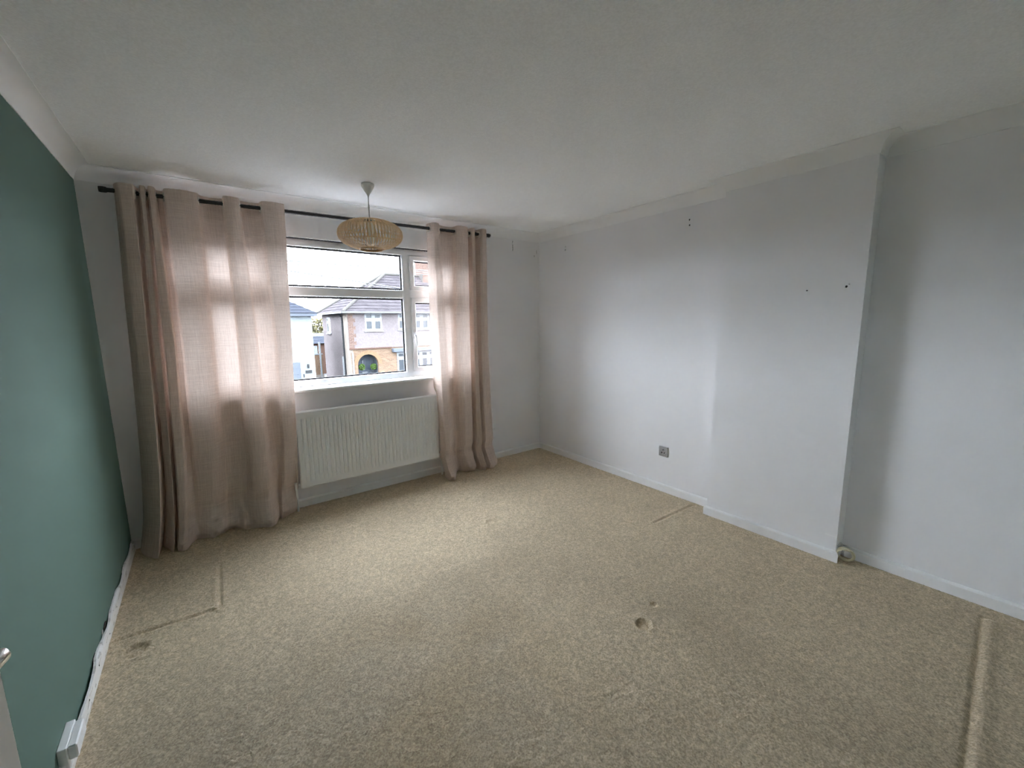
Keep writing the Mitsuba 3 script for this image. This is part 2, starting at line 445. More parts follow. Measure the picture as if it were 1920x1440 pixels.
# plug holes and cracks in the walls
for k, (x, y, z, r) in enumerate(((W, -0.41, 2.218, 0.005), (W, -0.41, 2.186, 0.006), (W, -1.759, 2.220, 0.006), (W, -1.762, 2.181, 0.006))):
    add(num('wall_right__plug_hole'), lathe([(0, 0.0012), (r, 0.0008), (r * 1.15, -0.004)], 12, (0, 0, 0), 'x').apply_transform(np.diag([-1., 1, -1, 1])).apply_translation((x, y, z)), 'dark_hole')
for k, (y, z, r) in enumerate(((-2.615, 1.630, 0.004), (-2.806, 1.640, 0.006), (-2.818, 1.653, 0.004))):
    add(num('wall_chimney__plug_hole'), lathe([(0, 0.0012), (r, 0.0008), (r * 1.15, -0.004)], 12, (0, 0, 0), 'x').apply_transform(np.diag([-1., 1, -1, 1])).apply_translation((W - D_CH, y, z)), 'dark_hole' if k < 2 else 'filler')
add('wall_window__crack', box(3.2085, 3.2125, -0.0012, 0.003, 2.205, 2.302), 'dark_hole')
add('wall_window__scuff', box(3.498, 3.512, -0.0012, 0.003, 2.167, 2.181, 0.0), 'filler')
add('wall_window__scuff_001', box(3.535, 3.541, -0.0010, 0.003, 2.20, 2.235), 'filler')
add('wall_window__scuff_002', lathe([(0, 0.001), (0.007, 0.0006), (0.008, -0.004)], 10, (2.93, 0, 0.33), 'y'), 'filler')

# ------------------------------------------------------------------ window
FY0, FY1, GY = 0.050, 0.115, 0.085
tag('window_1', 'white double-glazed three-light window with a dark-lined centre light', kind='structure')


def ring(x0, x1, z0, z1, w, y0, y1, r=0.006):
    return cat(box(x0, x0 + w, y0, y1, z0, z1, r), box(x1 - w, x1, y0, y1, z0, z1, r), box(x0 + w * .5, x1 - w * .5, y0, y1, z0, z0 + w, r), box(x0 + w * .5, x1 - w * .5, y0, y1, z1 - w, z1, r))


add('window_1__frame', ring(WX0, WX1, 0.966, WZ1, 0.056, FY0, FY1), 'upvc')
ML, MR = (0.945, 1.018), (2.003, 2.072)
for a, b in (ML, MR):
    add(num('window_1__mullion'), box(a, b, FY0, FY1, 0.98, WZ1 - 0.02, 0.006), 'upvc')
add(num('window_1__transom'), box(ML[1] - 0.004, MR[0] + 0.004, FY0, FY1, 1.686, 1.762, 0.008), 'upvc')
for a, b in ((WX0 + 0.03, ML[0] + 0.01), (MR[1] - 0.01, WX1 - 0.03)):
    add(num('window_1__transom'), box(a, b, FY0 + 0.002, FY1, 1.690, 1.764, 0.006), 'upvc')


def light(x0, x1, z0, z1, sash):
    """One glazed opening: an optional opening sash, the black gasket and the pane."""
    if sash:
        add(num('window_1__sash'), ring(x0, x1, z0, z1, 0.046, FY0 - 0.012, FY1 - 0.01), 'upvc')
        x0, x1, z0, z1 = x0 + 0.044, x1 - 0.044, z0 + 0.044, z1 - 0.044
    g = num('window_1__pane')
    add(num('window_1__gasket'), ring(x0 - 0.002, x1 + 0.002, z0 - 0.002, z1 + 0.002, 0.014, GY - 0.012, GY - 0.002, 0.001), 'gasket')
    P = np.array([[[x0, GY, z0], [x1, GY, z0]], [[x0, GY, z1], [x1, GY, z1]]])
    add(g, quadgrid(P), 'window_glass')


light(ML[1], MR[0], 1.020, 1.686, False)
light(ML[1], MR[0], 1.762, 2.066, False)
for a, b in ((WX0 + 0.05, ML[0] + 0.004), (MR[1] - 0.004, WX1 - 0.05)):
    light(a, b, 1.014, 1.698, True)
    light(a, b, 1.758, 2.070, True)
for hx in (MR[1] + 0.018, ML[0] - 0.018):
    h = num('window_1__handle')
    yb = FY0 - 0.012
    lever = tube([(hx, yb - 0.022, 1.352), (hx + 0.002, yb - 0.030, 1.335), (hx + 0.003, yb - 0.034, 1.30), (hx + 0.003, yb - 0.034, 1.262)], [0.008, 0.009, 0.008, 0.006], 10)
    add(h, cat(box(hx - 0.014, hx + 0.014, yb - 0.010, yb + 0.002, 1.32, 1.385, 0.005), lathe([(0, -0.03), (0.010, -0.03), (0.011, 0)], 14, (hx, yb - 0.002, 1.352), 'y').apply_translation((0, 0, 0)), lever), 'upvc', 30)
    add(h.replace('window_1__handle', 'window_1__handle') + '__lock_button', lathe([(0, 0.003), (0.005, 0.002), (0.005, -0.002)], 12, (hx, yb - 0.034, 1.352), 'y'), 'gasket')
add('window_1__shadow_line', box(WX0, WX1, 0.012, FY0 + 0.004, 2.1185, WZ1 - 0.0002), 'gasket')  # dark strip standing in for the shadow gap above the frame
add('window_1__sill', box(WX0 - 0.03, WX1 + 0.03, -0.052, FY0 + 0.02, 0.937, 0.962, 0.006), 'gloss_white')

# ------------------------------------------------------------------ curtains
LT = [(0.1771, -0.09), (0.2123, -0.15), (0.2650, -0.15), (0.2799, -0.07), (0.286, -0.055), (0.3014, -0.145), (0.3180, -0.145), (0.3230, -0.065), (0.3280, -0.06), (0.3404, -0.15), (0.3622, -0.14), (0.3718, -0.06), (0.3973, -0.055), (0.4121, -0.13), (0.4952, -0.155), (0.5705, -0.13), (0.5942, -0.07), (0.6491, -0.05), (0.7071, -0.06), (0.7139, -0.14), (0.7509, -0.155), (0.7938, -0.14), (0.8125, -0.065), (0.8672, -0.05), (0.9199, -0.065), (0.9312, -0.13), (0.9996, -0.15), (1.0717, -0.135)]
LM = [(0.1416, -0.08), (0.1851, -0.15), (0.2365, -0.16), (0.2465, -0.055), (0.2535, -0.05), (0.2630, -0.15), (0.2895, -0.15), (0.2965, -0.055), (0.3035, -0.055), (0.3143, -0.16), (0.3638, -0.15), (0.3692, -0.08), (0.3966, -0.08), (0.4092, -0.14), (0.4924, -0.16), (0.5497, -0.13), (0.5801, -0.08), (0.6413, -0.06), (0.7062, -0.07), (0.7113, -0.14), (0.7596, -0.165), (0.815, -0.15), (0.8337, -0.09), (0.8882, -0.08), (0.9348, -0.09), (0.9455, -0.14), (0.9916, -0.155), (1.0394, -0.14)]
LB = [(0.045, -0.05), (0.0685, -0.1456), (0.1451, -0.2559), (0.1557, -0.085), (0.1606, -0.06), (0.1701, -0.0913), (0.2212, -0.2287), (0.2284, -0.0784), (0.2323, -0.0787), (0.244, -0.219), (0.2668, -0.2452), (0.2941, -0.2168), (0.3162, -0.1656), (0.3481, -0.1202), (0.432, -0.1394), (0.4819, -0.122), (0.525, -0.0875), (0.5788, -0.1), (0.6317, -0.1418), (0.6814, -0.1811), (0.7342, -0.2229), (0.7756, -0.2455), (0.8385, -0.1367), (0.8525, -0.0858), (0.8586, -0.1295), (0.8894, -0.1099), (0.9353, -0.0732), (0.9744, -0.045)]
RT = [(2.2079, -0.05), (2.2091, -0.09), (2.2176, -0.125), (2.237, -0.148), (2.266, -0.152), (2.2932, -0.13), (2.3325, -0.075), (2.4156, -0.052), (2.4604, -0.07), (2.4694, -0.13), (2.5134, -0.155), (2.5901, -0.13), (2.615, -0.065), (2.622, -0.065), (2.635, -0.14), (2.6596, -0.14), (2.685, -0.065), (2.712, -0.055), (2.7313, -0.13), (2.7484, -0.15), (2.8048, -0.12)]
RM = [(2.205, -0.045), (2.212, -0.075), (2.2245, -0.115), (2.2474, -0.155), (2.2854, -0.155), (2.3231, -0.125), (2.3555, -0.085), (2.4089, -0.07), (2.4267, -0.09), (2.4388, -0.13), (2.4909, -0.15), (2.5825, -0.13), (2.602, -0.065), (2.610, -0.065), (2.6194, -0.15), (2.650, -0.15), (2.672, -0.075), (2.680, -0.075), (2.6949, -0.15), (2.7257, -0.16), (2.7962, -0.12)]
RB = [(2.262, -0.115), (2.250, -0.15), (2.236, -0.2), (2.2305, -0.2548), (2.262, -0.2727), (2.300, -0.245), (2.36, -0.145), (2.4044, -0.089), (2.4264, -0.0859), (2.4455, -0.1125), (2.4856, -0.1656), (2.559, -0.1672), (2.598, -0.0908), (2.6065, -0.0708), (2.6129, -0.1516), (2.6508, -0.2413), (2.682, -0.157), (2.6913, -0.1336), (2.7056, -0.2266), (2.7311, -0.2273), (2.8373, -0.1695)]


def fold_path(pts, n):
    p = np.array(pts)
    t = np.r_[0, np.cumsum(np.hypot(*np.diff(p, axis=0).T) ** 0.5)]
    u = np.linspace(0, t[-1], n)
    return t / t[-1], p


def curtain(key, top, mid, bot, ztop, zmid, label, seed):
    n, m = 620, 190
    P3 = [np.array(a) for a in (top, mid, bot)]
    # one shared parameter, so that a fold stays the same piece of cloth all the way down
    t = np.mean([np.r_[0, np.cumsum(np.hypot(*np.diff(p, axis=0).T) ** 0.7)] / np.sum(np.hypot(*np.diff(p, axis=0).T) ** 0.7) for p in P3], axis=0)
    u = np.linspace(0, 1, n)
    S = [np.stack([PchipInterpolator(t, p[:, k])(u) for k in (0, 1)], -1) for p in P3]

    def soften(s, w):
        k = np.hanning(w)
        k /= k.sum()
        pad = np.pad(s, ((w // 2, w // 2), (0, 0)), 'reflect', reflect_type='odd')
        return np.stack([np.convolve(pad[:, j], k, 'valid') for j in (0, 1)], -1)
    S = [soften(s, w) for s, w in zip(S, (11, 13, 11))]
    zb = 0.004
    v = np.r_[np.linspace(0, 0.9, 130, endpoint=False), np.linspace(0.9, 1, 60)]
    out = np.zeros((m, n, 3))
    for i, vv in enumerate(v):
        z0 = ztop[0] + (ztop[1] - ztop[0]) * u
        z = z0 + (zb - z0) * vv
        vm = (ztop[0] - zmid) / (ztop[0] - zb)
        if vv < vm:
            a = vv / vm
            a = a * a * (3 - 2 * a) * 0.4 + a * 0.6
            s = S[0] * (1 - a) + S[1] * a
        else:
            a = (vv - vm) / (1 - vm)
            a = 0.55 * a + 0.45 * a ** 5
            s = S[1] * (1 - a) + S[2] * a
        out[i, :, :2] = s
        out[i, :, 2] = z
    # gentle cloth irregularity, a crushed hem, and a flop at the foot
    q = np.stack([out[..., 0] * 9, out[..., 2] * 2.2, out[..., 1] * 6], -1)
    out[..., 1] += 0.012 * (meshkit.fbm(q, 3, seed) - 0.5) * np.clip(v * 3, 0, 1)[:, None]
    foot = np.clip((v - 0.90) / 0.10, 0, 1)[:, None]
    q2 = np.stack([out[..., 0] * 16, out[..., 2] * 14, out[..., 1] * 10], -1)
    out[..., 1] -= 0.070 * foot * (meshkit.fbm(q2, 3, seed + 9) - 0.42)
    out[..., 2] += 0.030 * foot * (1 - foot ** 8) * (meshkit.fbm(q2 + 7, 2, seed + 5) - 0.5)
    zc, un = out[..., 2], meshkit.fbm(np.stack([out[..., 0] * 7, out[..., 0] * 0 + seed, out[..., 1] * 4], -1), 3, seed + 2)
    out[..., 1] += 0.028 * np.exp(-((zc - 0.19 - 0.05 * un) / 0.055) ** 2) * (0.4 + 1.2 * un) - 0.034 * np.exp(-((zc - 0.055) / 0.045) ** 2) * (0.3 + 1.4 * un)
    out[..., 1] = np.minimum(out[..., 1], -0.040)
    # over the sill the cloth stays in front of it
    nearsill = np.exp(-((out[..., 2] - 0.95) / 0.07) ** 2)
    out[..., 1] = np.where(nearsill > 0.3, np.minimum(out[..., 1], -0.058), out[..., 1])
    low = np.clip((0.86 - out[..., 2]) / 0.05, 0, 1)                   # and in front of the radiator
    out[..., 1] = np.where((out[..., 0] > 0.995) & (out[..., 0] < 2.24), np.minimum(out[..., 1], -0.055 - 0.053 * low), out[..., 1])
    out[..., 2] = np.maximum(out[..., 2], 0.003)
    du = np.hypot(np.diff(out[0, :, 0]), np.diff(out[0, :, 1]))
    uu = np.r_[0, np.cumsum(du)]
    UV = np.stack([np.broadcast_to(uu, (m, n)), np.broadcast_to((v * 2.3)[:, None], (m, n))], -1).reshape(-1, 2)
    tag(key, label, 'curtain', 'pair of eyelet curtains at the window')
    add(key + '__cloth', quadgrid(out), 'curtain_fabric', True, uv=UV)
    # top hem band, stitched double
    return out


cl = curtain('curtain', LT, LM, LB, (2.303, 2.316), 1.32, 'wide pinkish-beige eyelet curtain left of the window, next to the green wall', 3)
cr = curtain('curtain_001', RT, RM, RB, (2.336, 2.345), 1.29, 'narrow pinkish-beige eyelet curtain right of the window, beside the right end of the radiator', 21)

# rod: slightly out of level, as hung
RA, RBp = np.array([0.135, -0.10, 2.263]), np.array([2.835, -0.10, 2.300])


def rod_at(x):
    return RA + (RBp - RA) * (x - RA[0]) / (RBp[0] - RA[0])


tag('curtain_rod', 'long thin black metal curtain pole across the top of the window', 'curtain pole')
add('curtain_rod__pole', tube([RA, rod_at(1.0), rod_at(2.0), RBp], 0.0125, 20), 'black_metal', 40)
for e, s in ((RA, -1), (RBp, 1)):
    add(num('curtain_rod__finial'), lathe([(0, -0.012), (0.0155, -0.012), (0.017, -0.006), (0.017, 0.020), (0.014, 0.024), (0, 0.025)], 20, (0, 0, 0), 'x').apply_transform(np.diag([s, 1., s, 1.])).apply_translation(e), 'black_metal', 40)
for bx in (0.335, 2.69):
    c = rod_at(bx)
    add(num('curtain_rod__bracket'), cat(tube([c, (bx, -0.02, c[2] - 0.004), (bx, 0.0, c[2] - 0.004)], 0.006, 10), lathe([(0, -0.006), (0.022, -0.006), (0.024, 0.0)], 20, (bx, 0, c[2] - 0.004), 'y'),
                                        lathe([(0.0135, -0.008), (0.0165, -0.008), (0.0165, 0.008), (0.0135, 0.008)], 20, c, 'x')), 'black_metal', 40)


def eyelets(key, sheet):
    row = np.argmin(abs(sheet[:, 0, 2] - (rod_at(sheet[0, 0, 0])[2])))
    line = sheet[row]
    s = np.where(np.diff(np.sign(line[:, 1] + 0.10)))[0]
    for i in s:
        i = int(i)
        if i < 6 or i > len(line) - 8:
            continue
        c = (line[i] + line[i + 1]) / 2
        tdir = line[i + 4] - line[i - 3]
        tdir[2] = 0
        nrm = np.array([-tdir[1], tdir[0], 0]) / np.linalg.norm(tdir)
        c = np.array([c[0], -0.10, rod_at(c[0])[2] - 0.004])
        ang = np.linspace(0, 2 * np.pi, 28, endpoint=False)
        tt = tdir / np.linalg.norm(tdir)
        pts = c + 0.0235 * (np.cos(ang)[:, None] * tt + np.sin(ang)[:, None] * np.array([0, 0, 1.0]))
        add(num(key + '__eyelet'), tube(pts, 0.0052, 8, closed=True), 'eyelet_metal', True)


eyelets('curtain', cl)
eyelets('curtain_001', cr)

# ------------------------------------------------------------------ radiator
tag('radiator', 'long white ribbed panel radiator under the window', 'radiator')
RX0, RX1, RZ0, RZ1, RY = 1.020, 2.226, 0.180, 0.802, -0.100
nf = 36
gx, gz = np.linspace(0, 1, nf * 12 + 25), np.linspace(0, 1, 60)
xx, zz = RX0 + (RX1 - RX0) * gx, RZ0 + (RZ1 - RZ0) * gz
fx0, fx1 = RX0 + 0.022, RX1 - 0.022
ph = (xx - fx0) / (fx1 - fx0) * nf
inside = ((xx > fx0) & (xx < fx1)).astype(float)
groove = np.where(inside > 0, np.clip(1.25 - abs((ph % 1) - 0.5) / 0.19, 0, 1), 0)
zz2, rr = zz[:, None], 0.006
fade = np.clip((zz2 - RZ0 - 0.052) / 0.02, 0, 1) * np.clip((RZ1 - 0.062 - zz2) / 0.02, 0, 1)
edge = np.maximum(0, 1 - np.minimum(np.minimum(xx[None] - RX0, RX1 - xx[None]), np.minimum(zz2 - RZ0, RZ1 - zz2)) / 0.008)
Yf = RY + 0.0050 * groove[None] * fade + 0.008 * edge ** 2
front = quadgrid(np.stack([np.broadcast_to(xx, Yf.shape), Yf, np.broadcast_to(zz2, Yf.shape)], -1))
add('radiator__panel', cat(front, box(RX0 + 0.001, RX1 - 0.001, RY + 0.0085, RY + 0.022, RZ0 + 0.001, RZ1 - 0.001)), 'radiator_white', 25)
fins = [box(x, x + 0.0012, RY + 0.022, RY + 0.062, RZ0 + 0.04, RZ1 - 0.04) for x in np.arange(RX0 + 0.03, RX1 - 0.03, 0.014)]
add('radiator__convector_fins', cat(*fins), 'radiator_white', kind='stuff')
for bx in (RX0 + 0.15, RX1 - 0.15):
    add(num('radiator__bracket'), box(bx, bx + 0.03, RY + 0.02, -0.001, RZ0 + 0.06, RZ1 - 0.06, 0.002), 'radiator_white')
for sx, x0 in ((-1, RX0), (1, RX1)):
    v = num('radiator__valve')
    vx = x0 + sx * 0.032
    add(v, cat(lathe([(0.0, -0.03), (0.010, -0.03), (0.010, 0.002), (0.013, 0.004), (0.013, 0.022), (0.009, 0.026), (0, 0.026)], 16, (vx, RY + 0.02, RZ0 + 0.03)),
               tube([(vx, RY + 0.02, RZ0 + 0.032), (x0 + sx * 0.001, RY + 0.02, RZ0 + 0.032)], 0.009, 12), lathe([(0, -0.01), (0.012, -0.01), (0.012, 0.01), (0, 0.01)], 6, (x0 + sx * 0.012, RY + 0.02, RZ0 + 0.032), 'x')), 'chrome', 30)
    add(num('radiator__pipe'), tube([(vx, RY + 0.02, RZ0 + 0.002), (vx, RY + 0.02, 0.08), (vx, RY + 0.02, -0.01)], 0.0075, 12), 'radiator_white', True)

# ------------------------------------------------------------------ pendant lamp
LXY = (1.505, -0.637)
tag('pendant_lamp', 'woven bamboo pendant lampshade hanging from a white ceiling rose in front of the window', 'pendant light')
add('pendant_lamp__ceiling_rose', lathe([(0, H - 0.002), (0.042, H - 0.002), (0.0435, H - 0.012), (0.040, H - 0.022), (0.022, H - 0.052), (0.010, H - 0.066), (0.006, H - 0.080), (0, H - 0.080)], 36, (*LXY, 0)), 'lamp_white', 40)
add('pendant_lamp__cord', tube([(*LXY, H - 0.078), (LXY[0], LXY[1], 2.28), (LXY[0], LXY[1], 2.13)], 0.0032, 8), 'lamp_cord', True)
ZC, RS, HS = 2.070, 0.213, 0.098
add('pendant_lamp__lamp_holder', lathe([(0, 2.150), (0.012, 2.150), (0.020, 2.138), (0.021, 2.085), (0.019, 2.078), (0, 2.078)], 24, (*LXY, 0)), 'lamp_white', 40)
add('pendant_lamp__bulb', lathe([(0, 2.082), (0.012, 2.08), (0.014, 2.066), (0.026, 2.045), (0.030, 2.025), (0.025, 2.005), (0.012, 1.995), (0, 1.993)], 24, (*LXY, 0)), 'bulb_glass', True)


def shade_point(t, r0=0.045, r1=0.076):
    """t from 0 (top ring) to 1 (bottom ring) -> (radius, height) on the squashed profile."""
    a0, a1 = math.asin(min(1, r0 / RS)), math.pi - math.asin(r1 / RS)
    a = a0 + (a1 - a0) * t
    n = 2.25
    sr, cz = abs(math.sin(a)) ** (2 / n), math.copysign(abs(math.cos(a)) ** (2 / n), math.cos(a))
    return RS * sr, HS * cz


def slat(twist, inset):
    ts = np.linspace(0, 1, 26)
    pts = []
    for t in ts:
        r, z = shade_point(t)
        a = twist * (t - 0.5)
        pts.append((( r - inset) * math.cos(a), (r - inset) * math.sin(a), z))
    p = np.array(pts)
    tan = np.gradient(p, axis=0)
    tan /= np.linalg.norm(tan, axis=1, keepdims=True)
    out = p.copy()
    out[:, 2] *= 2.5
    out /= np.linalg.norm(out, axis=1, keepdims=True)
    side = np.cross(tan, out)
    side /= np.linalg.norm(side, axis=1, keepdims=True)
    nrm = np.cross(side, tan)
    w = 0.0044 * (0.50 + 0.50 * np.sin(np.pi * ts))[:, None]
    h = 0.0012
    P = np.stack([p + side * w + nrm * h, p - side * w + nrm * h, p - side * w - nrm * h, p + side * w - nrm * h], 1)
    return quadgrid(P, closed_u=True)


add('pendant_lamp__shade', cat(tube([(LXY[0] + 0.046 * math.cos(a), LXY[1] + 0.046 * math.sin(a), ZC + shade_point(0)[1]) for a in np.linspace(0, 2 * np.pi, 40, endpoint=False)], 0.005, 8, closed=True),
                               lathe([(0.066, -0.004), (0.086, 0.002), (0.086, 0.006), (0.066, 0.001)], 48, (*LXY, ZC + shade_point(1)[1])),
                               lathe([(0.072, -0.010), (0.075, -0.010), (0.075, 0.004), (0.072, 0.004)], 48, (*LXY, ZC + shade_point(1)[1])),
                               tube([(LXY[0] + 0.188 * math.cos(a), LXY[1] + 0.188 * math.sin(a), ZC + 0.046) for a in np.linspace(0, 2 * np.pi, 60, endpoint=False)], 0.003, 8, closed=True),
                               tube([(LXY[0] + 0.188 * math.cos(a), LXY[1] + 0.188 * math.sin(a), ZC - 0.046) for a in np.linspace(0, 2 * np.pi, 60, endpoint=False)], 0.003, 8, closed=True),
                               *[tube([(LXY[0] + 0.02 * math.cos(a), LXY[1] + 0.02 * math.sin(a), 2.148), (LXY[0] + 0.046 * math.cos(a), LXY[1] + 0.046 * math.sin(a), ZC + shade_point(0)[1])], 0.003, 6) for a in np.arange(3) * 2.094]), 'bamboo', 40)
NS = 60
for layer, (tw, ins) in enumerate(((0.10, 0.0),)):
    d = mikit.ply(slat(tw, ins), 'bamboo')
    for k in range(NS):
        scene[num('pendant_lamp__shade__slat')] = {**d, 'to_world': T().translate([*LXY, ZC]).rotate([0, 0, 1], 360 / NS * (k + 0.5 * layer))}

# ------------------------------------------------------------------ socket, coil, surface box, door
tag('wall_socket', 'brushed grey metal three-pin wall socket in the far alcove above the skirting board', 'socket')
sy, sz = -1.628, 0.354
add('wall_socket__plate', box(W - 0.011, W, sy - 0.043, sy + 0.043, sz - 0.043, sz + 0.043, 0.003), 'socket_metal')
for k, (a, b) in enumerate(((0, 0.016), (0.0135, -0.010), (-0.0135, -0.010))):
    add(num('wall_socket__pin_hole'), lathe([(0, 0.0008), (0.0052, 0.0006), (0.0052, -0.002)], 14, (0, 0, 0), 'x').apply_transform(np.diag([-1., 1, -1, 1])).apply_translation((W - 0.0112, sy + a, sz + b)), 'dark_hole')
add('wall_socket__insert', lathe([(0.0245, 0.0012), (0.026, 0.0012), (0.026, -0.001), (0.0245, -0.001)], 28, (0, 0, 0), 'x').apply_transform(np.diag([-1., 1, -1, 1])).apply_translation((W - 0.011, sy, sz)), 'plastic_grey', 30)

tag('cable_coil', 'coil of cream cable on a small grey outlet at the foot of the chimney breast', 'cable')
cx, cy, cz = 3.482, -2.934, 0.058
pts = []
for a in np.linspace(0, 2 * np.pi * 3.6, 190):
    r = 0.0385 + 0.0040 * math.sin(a * 0.37) + 0.002 * math.sin(a * 1.7)
    pts.append((cx - 0.012 + 0.011 * math.cos(a * 0.31) - 0.012 * math.sin(a + 0.5), cy + r * math.cos(a), cz + r * math.sin(a)))
pts += [(cx + 0.01, cy - 0.036, cz - 0.03), (cx + 0.05, cy - 0.01, cz - 0.052)]
add('cable_coil__cable', tube(pts, 0.0032, 8), 'cable_cream', True)
cy = -2.905
add('cable_coil__outlet', cat(box(cx - 0.014, cx + 0.040, cy + 0.002, Y2, cz - 0.030, cz + 0.044, 0.004), lathe([(0, -0.012), (0.009, -0.012), (0.011, -0.002), (0.011, 0.004)], 16, (cx - 0.002, cy + 0.002, cz + 0.014), 'y')), 'plastic_grey')
add('cable_coil__outlet__hole', lathe([(0, -0.0135), (0.0045, -0.013), (0.0045, -0.010)], 12, (cx - 0.002, cy + 0.002, cz + 0.014), 'y'), 'dark_hole')
add('wall_chimney__filled_patch', box(W - D_CH - 0.0012, W - D_CH + 0.01, Y2 + 0.002, Y2 + 0.062, 0.150, 0.158), 'coving_white')

tag('surface_box', 'white plastic surface-mounted outlet box on the green wall just above the skirting board', 'outlet box')
add('surface_box__housing', box(0.0, 0.023, -1.797, -1.668, 0.040, 0.127, 0.002), 'plastic_white')
add('surface_box__cover', box(0.0225, 0.046, -1.792, -1.673, 0.074, 0.124, 0.004), 'plastic_white')

tag('door_1', 'white panel door standing open against the green wall at the left edge', kind='structure')
hx, hy = 0.004, -3.52
fx, fy = 0.25, -2.80
du = np.array([fx - hx, fy - hy])
LW = np.linalg.norm(du)
du /= LW
ndir = np.array([du[1], -du[0]])
M = np.eye(4)
M[:3, 0], M[:3, 1], M[:3, 3] = [*du, 0], [-ndir[0], -ndir[1], 0], [hx, hy, 0]      # local x along the leaf, local y away from the room
leaf = [box(0, LW, 0, 0.035, 0.008, 1.98, 0.002)]
leafm = cat(*leaf).apply_transform(M)
add('door_1__leaf', leafm, 'door_white')
for (a, b, c, d) in ((0.11, 0.34, 0.2, 0.85), (0.42, 0.65, 0.2, 0.85), (0.11, 0.34, 1.05, 1.85), (0.42, 0.65, 1.05, 1.85)):
    add(num('door_1__panel'), cat(box(a, b, -0.006, 0.003, c, d, 0.005)).apply_transform(M), 'door_white')
hz = 1.082
hl = [lathe([(0, -0.008), (0.024, -0.008), (0.026, -0.004), (0.026, 0.001)], 28, (LW - 0.055, 0, hz), 'y'),
      tube([(LW - 0.055, -0.004, hz), (LW - 0.055, -0.040, hz)], 0.0085, 16),
      tube([(LW - 0.047, -0.038, hz), (LW - 0.054, -0.041, hz), (LW - 0.075, -0.044, hz), (LW - 0.12, -0.045, hz - 0.004), (LW - 0.165, -0.041, hz - 0.006), (LW - 0.178, -0.028, hz - 0.006)], [0.006, 0.0095, 0.0095, 0.009, 0.008, 0.006], 16)]
add('door_1__handle', cat(*hl).apply_transform(M), 'chrome', 40)
add('trim_9', cat(box(-0.005, 0.014, DY1 - 0.0, DY1 + 0.06, 0.0, 2.06, 0.004), box(-0.005, 0.014, DY0 - 0.06, DY0, 0.0, 2.06, 0.004), box(-0.005, 0.014, DY0 - 0.06, DY1 + 0.06, 2.0, 2.06, 0.004)), 'gloss_white',
    label='white architrave around the doorway in the left wall', kind='structure')

# ------------------------------------------------------------------ outside: the street opposite
GZ = -2.7
add('ground', box(-60, 80, 0.6, 140, GZ - 0.3, GZ), 'tarmac', label='grey paved drive and road between the houses', kind='structure')


def tri_mesh(quads):
    v, f = [], []
    for q in quads:
        b = len(v)
        v += [list(map(float, p)) for p in q]
        f += [[b, b + k, b + k + 1] for k in range(1, len(q) - 1)]
    return trimesh.Trimesh(np.array(v), np.array(f), process=False)


def roof_face(eL, eR, tL, tR, courses, thick=0.022):
    """A pitched face laid in overlapping courses: each course a thin wedge proud of the one above."""
    eL, eR, tL, tR = map(np.array, (eL, eR, tL, tR))
    nrm = np.cross(eR - eL, tL - eL if np.linalg.norm(tL - eL) > 0 else tR - eL).astype(float)
    nrm /= np.linalg.norm(nrm)
    if nrm[2] < 0:
        nrm = -nrm
    qs = []
    for k in range(courses):
        a, b = k / courses, (k + 1) / courses
        L0, R0, L1, R1 = eL + (tL - eL) * a, eR + (tR - eR) * a, eL + (tL - eL) * b, eR + (tR - eR) * b
        qs += [[L0 + nrm * thick, R0 + nrm * thick, R1, L1], [L0, R0, R0 + nrm * thick, L0 + nrm * thick]]
    return tri_mesh(qs)


def ext_window(parent, x0, x1, z0, z1, y, cols, rows, sill=True, fr=0.07, mat_frame='ext_white', axis='y'):
    """A far window: frame, one pane per light, and a sill. rows: fractions of the height, from the bottom."""
    key = num(parent + '__window')

    def b(a0, a1, d0, d1, c0, c1):
        return box(a0, a1, y + d0, y + d1, c0, c1) if axis == 'y' else box(y + d0, y + d1, a0, a1, c0, c1)
    ms = [b(x0, x1, -0.02, 0.06, z0, z0 + fr), b(x0, x1, -0.02, 0.06, z1 - fr, z1), b(x0, x0 + fr, -0.02, 0.06, z0, z1), b(x1 - fr, x1, -0.02, 0.06, z0, z1)]
    cw = (x1 - x0) / cols
    for c in range(1, cols):
        ms.append(b(x0 + c * cw - fr * .75, x0 + c * cw + fr * .75, -0.02, 0.06, z0, z1))
    zs = [z0 + (z1 - z0) * r for r in rows]
    for z in zs[1:-1]:
        ms.append(b(x0, x1, -0.02, 0.06, z - fr * .8, z + fr * .8))
    if sill:
        ms.append(b(x0 - 0.06, x1 + 0.06, -0.10, 0.06, z0 - 0.07, z0))
    add(key, cat(*ms), mat_frame)
    for c in range(cols):
        for r in range(len(zs) - 1):
            add(num(key + '__pane'), b(x0 + c * cw + 0.03, x0 + (c + 1) * cw - 0.03, 0.02, 0.04, zs[r] + 0.03, zs[r + 1] - 0.03), 'ext_glass')
            m = 0.11
            add(num(key + '__sash'), cat(*[b(*q) for q in ((x0 + c * cw + 0.05, x0 + c * cw + m, -0.01, 0.05, zs[r] + 0.05, zs[r + 1] - 0.05), (x0 + (c + 1) * cw - m, x0 + (c + 1) * cw - 0.05, -0.01, 0.05, zs[r] + 0.05, zs[r + 1] - 0.05),
                                                           (x0 + c * cw + 0.05, x0 + (c + 1) * cw - 0.05, -0.01, 0.05, zs[r] + 0.05, zs[r] + m), (x0 + c * cw + 0.05, x0 + (c + 1) * cw - 0.05, -0.01, 0.05, zs[r + 1] - m, zs[r + 1] - 0.05))]), mat_frame)


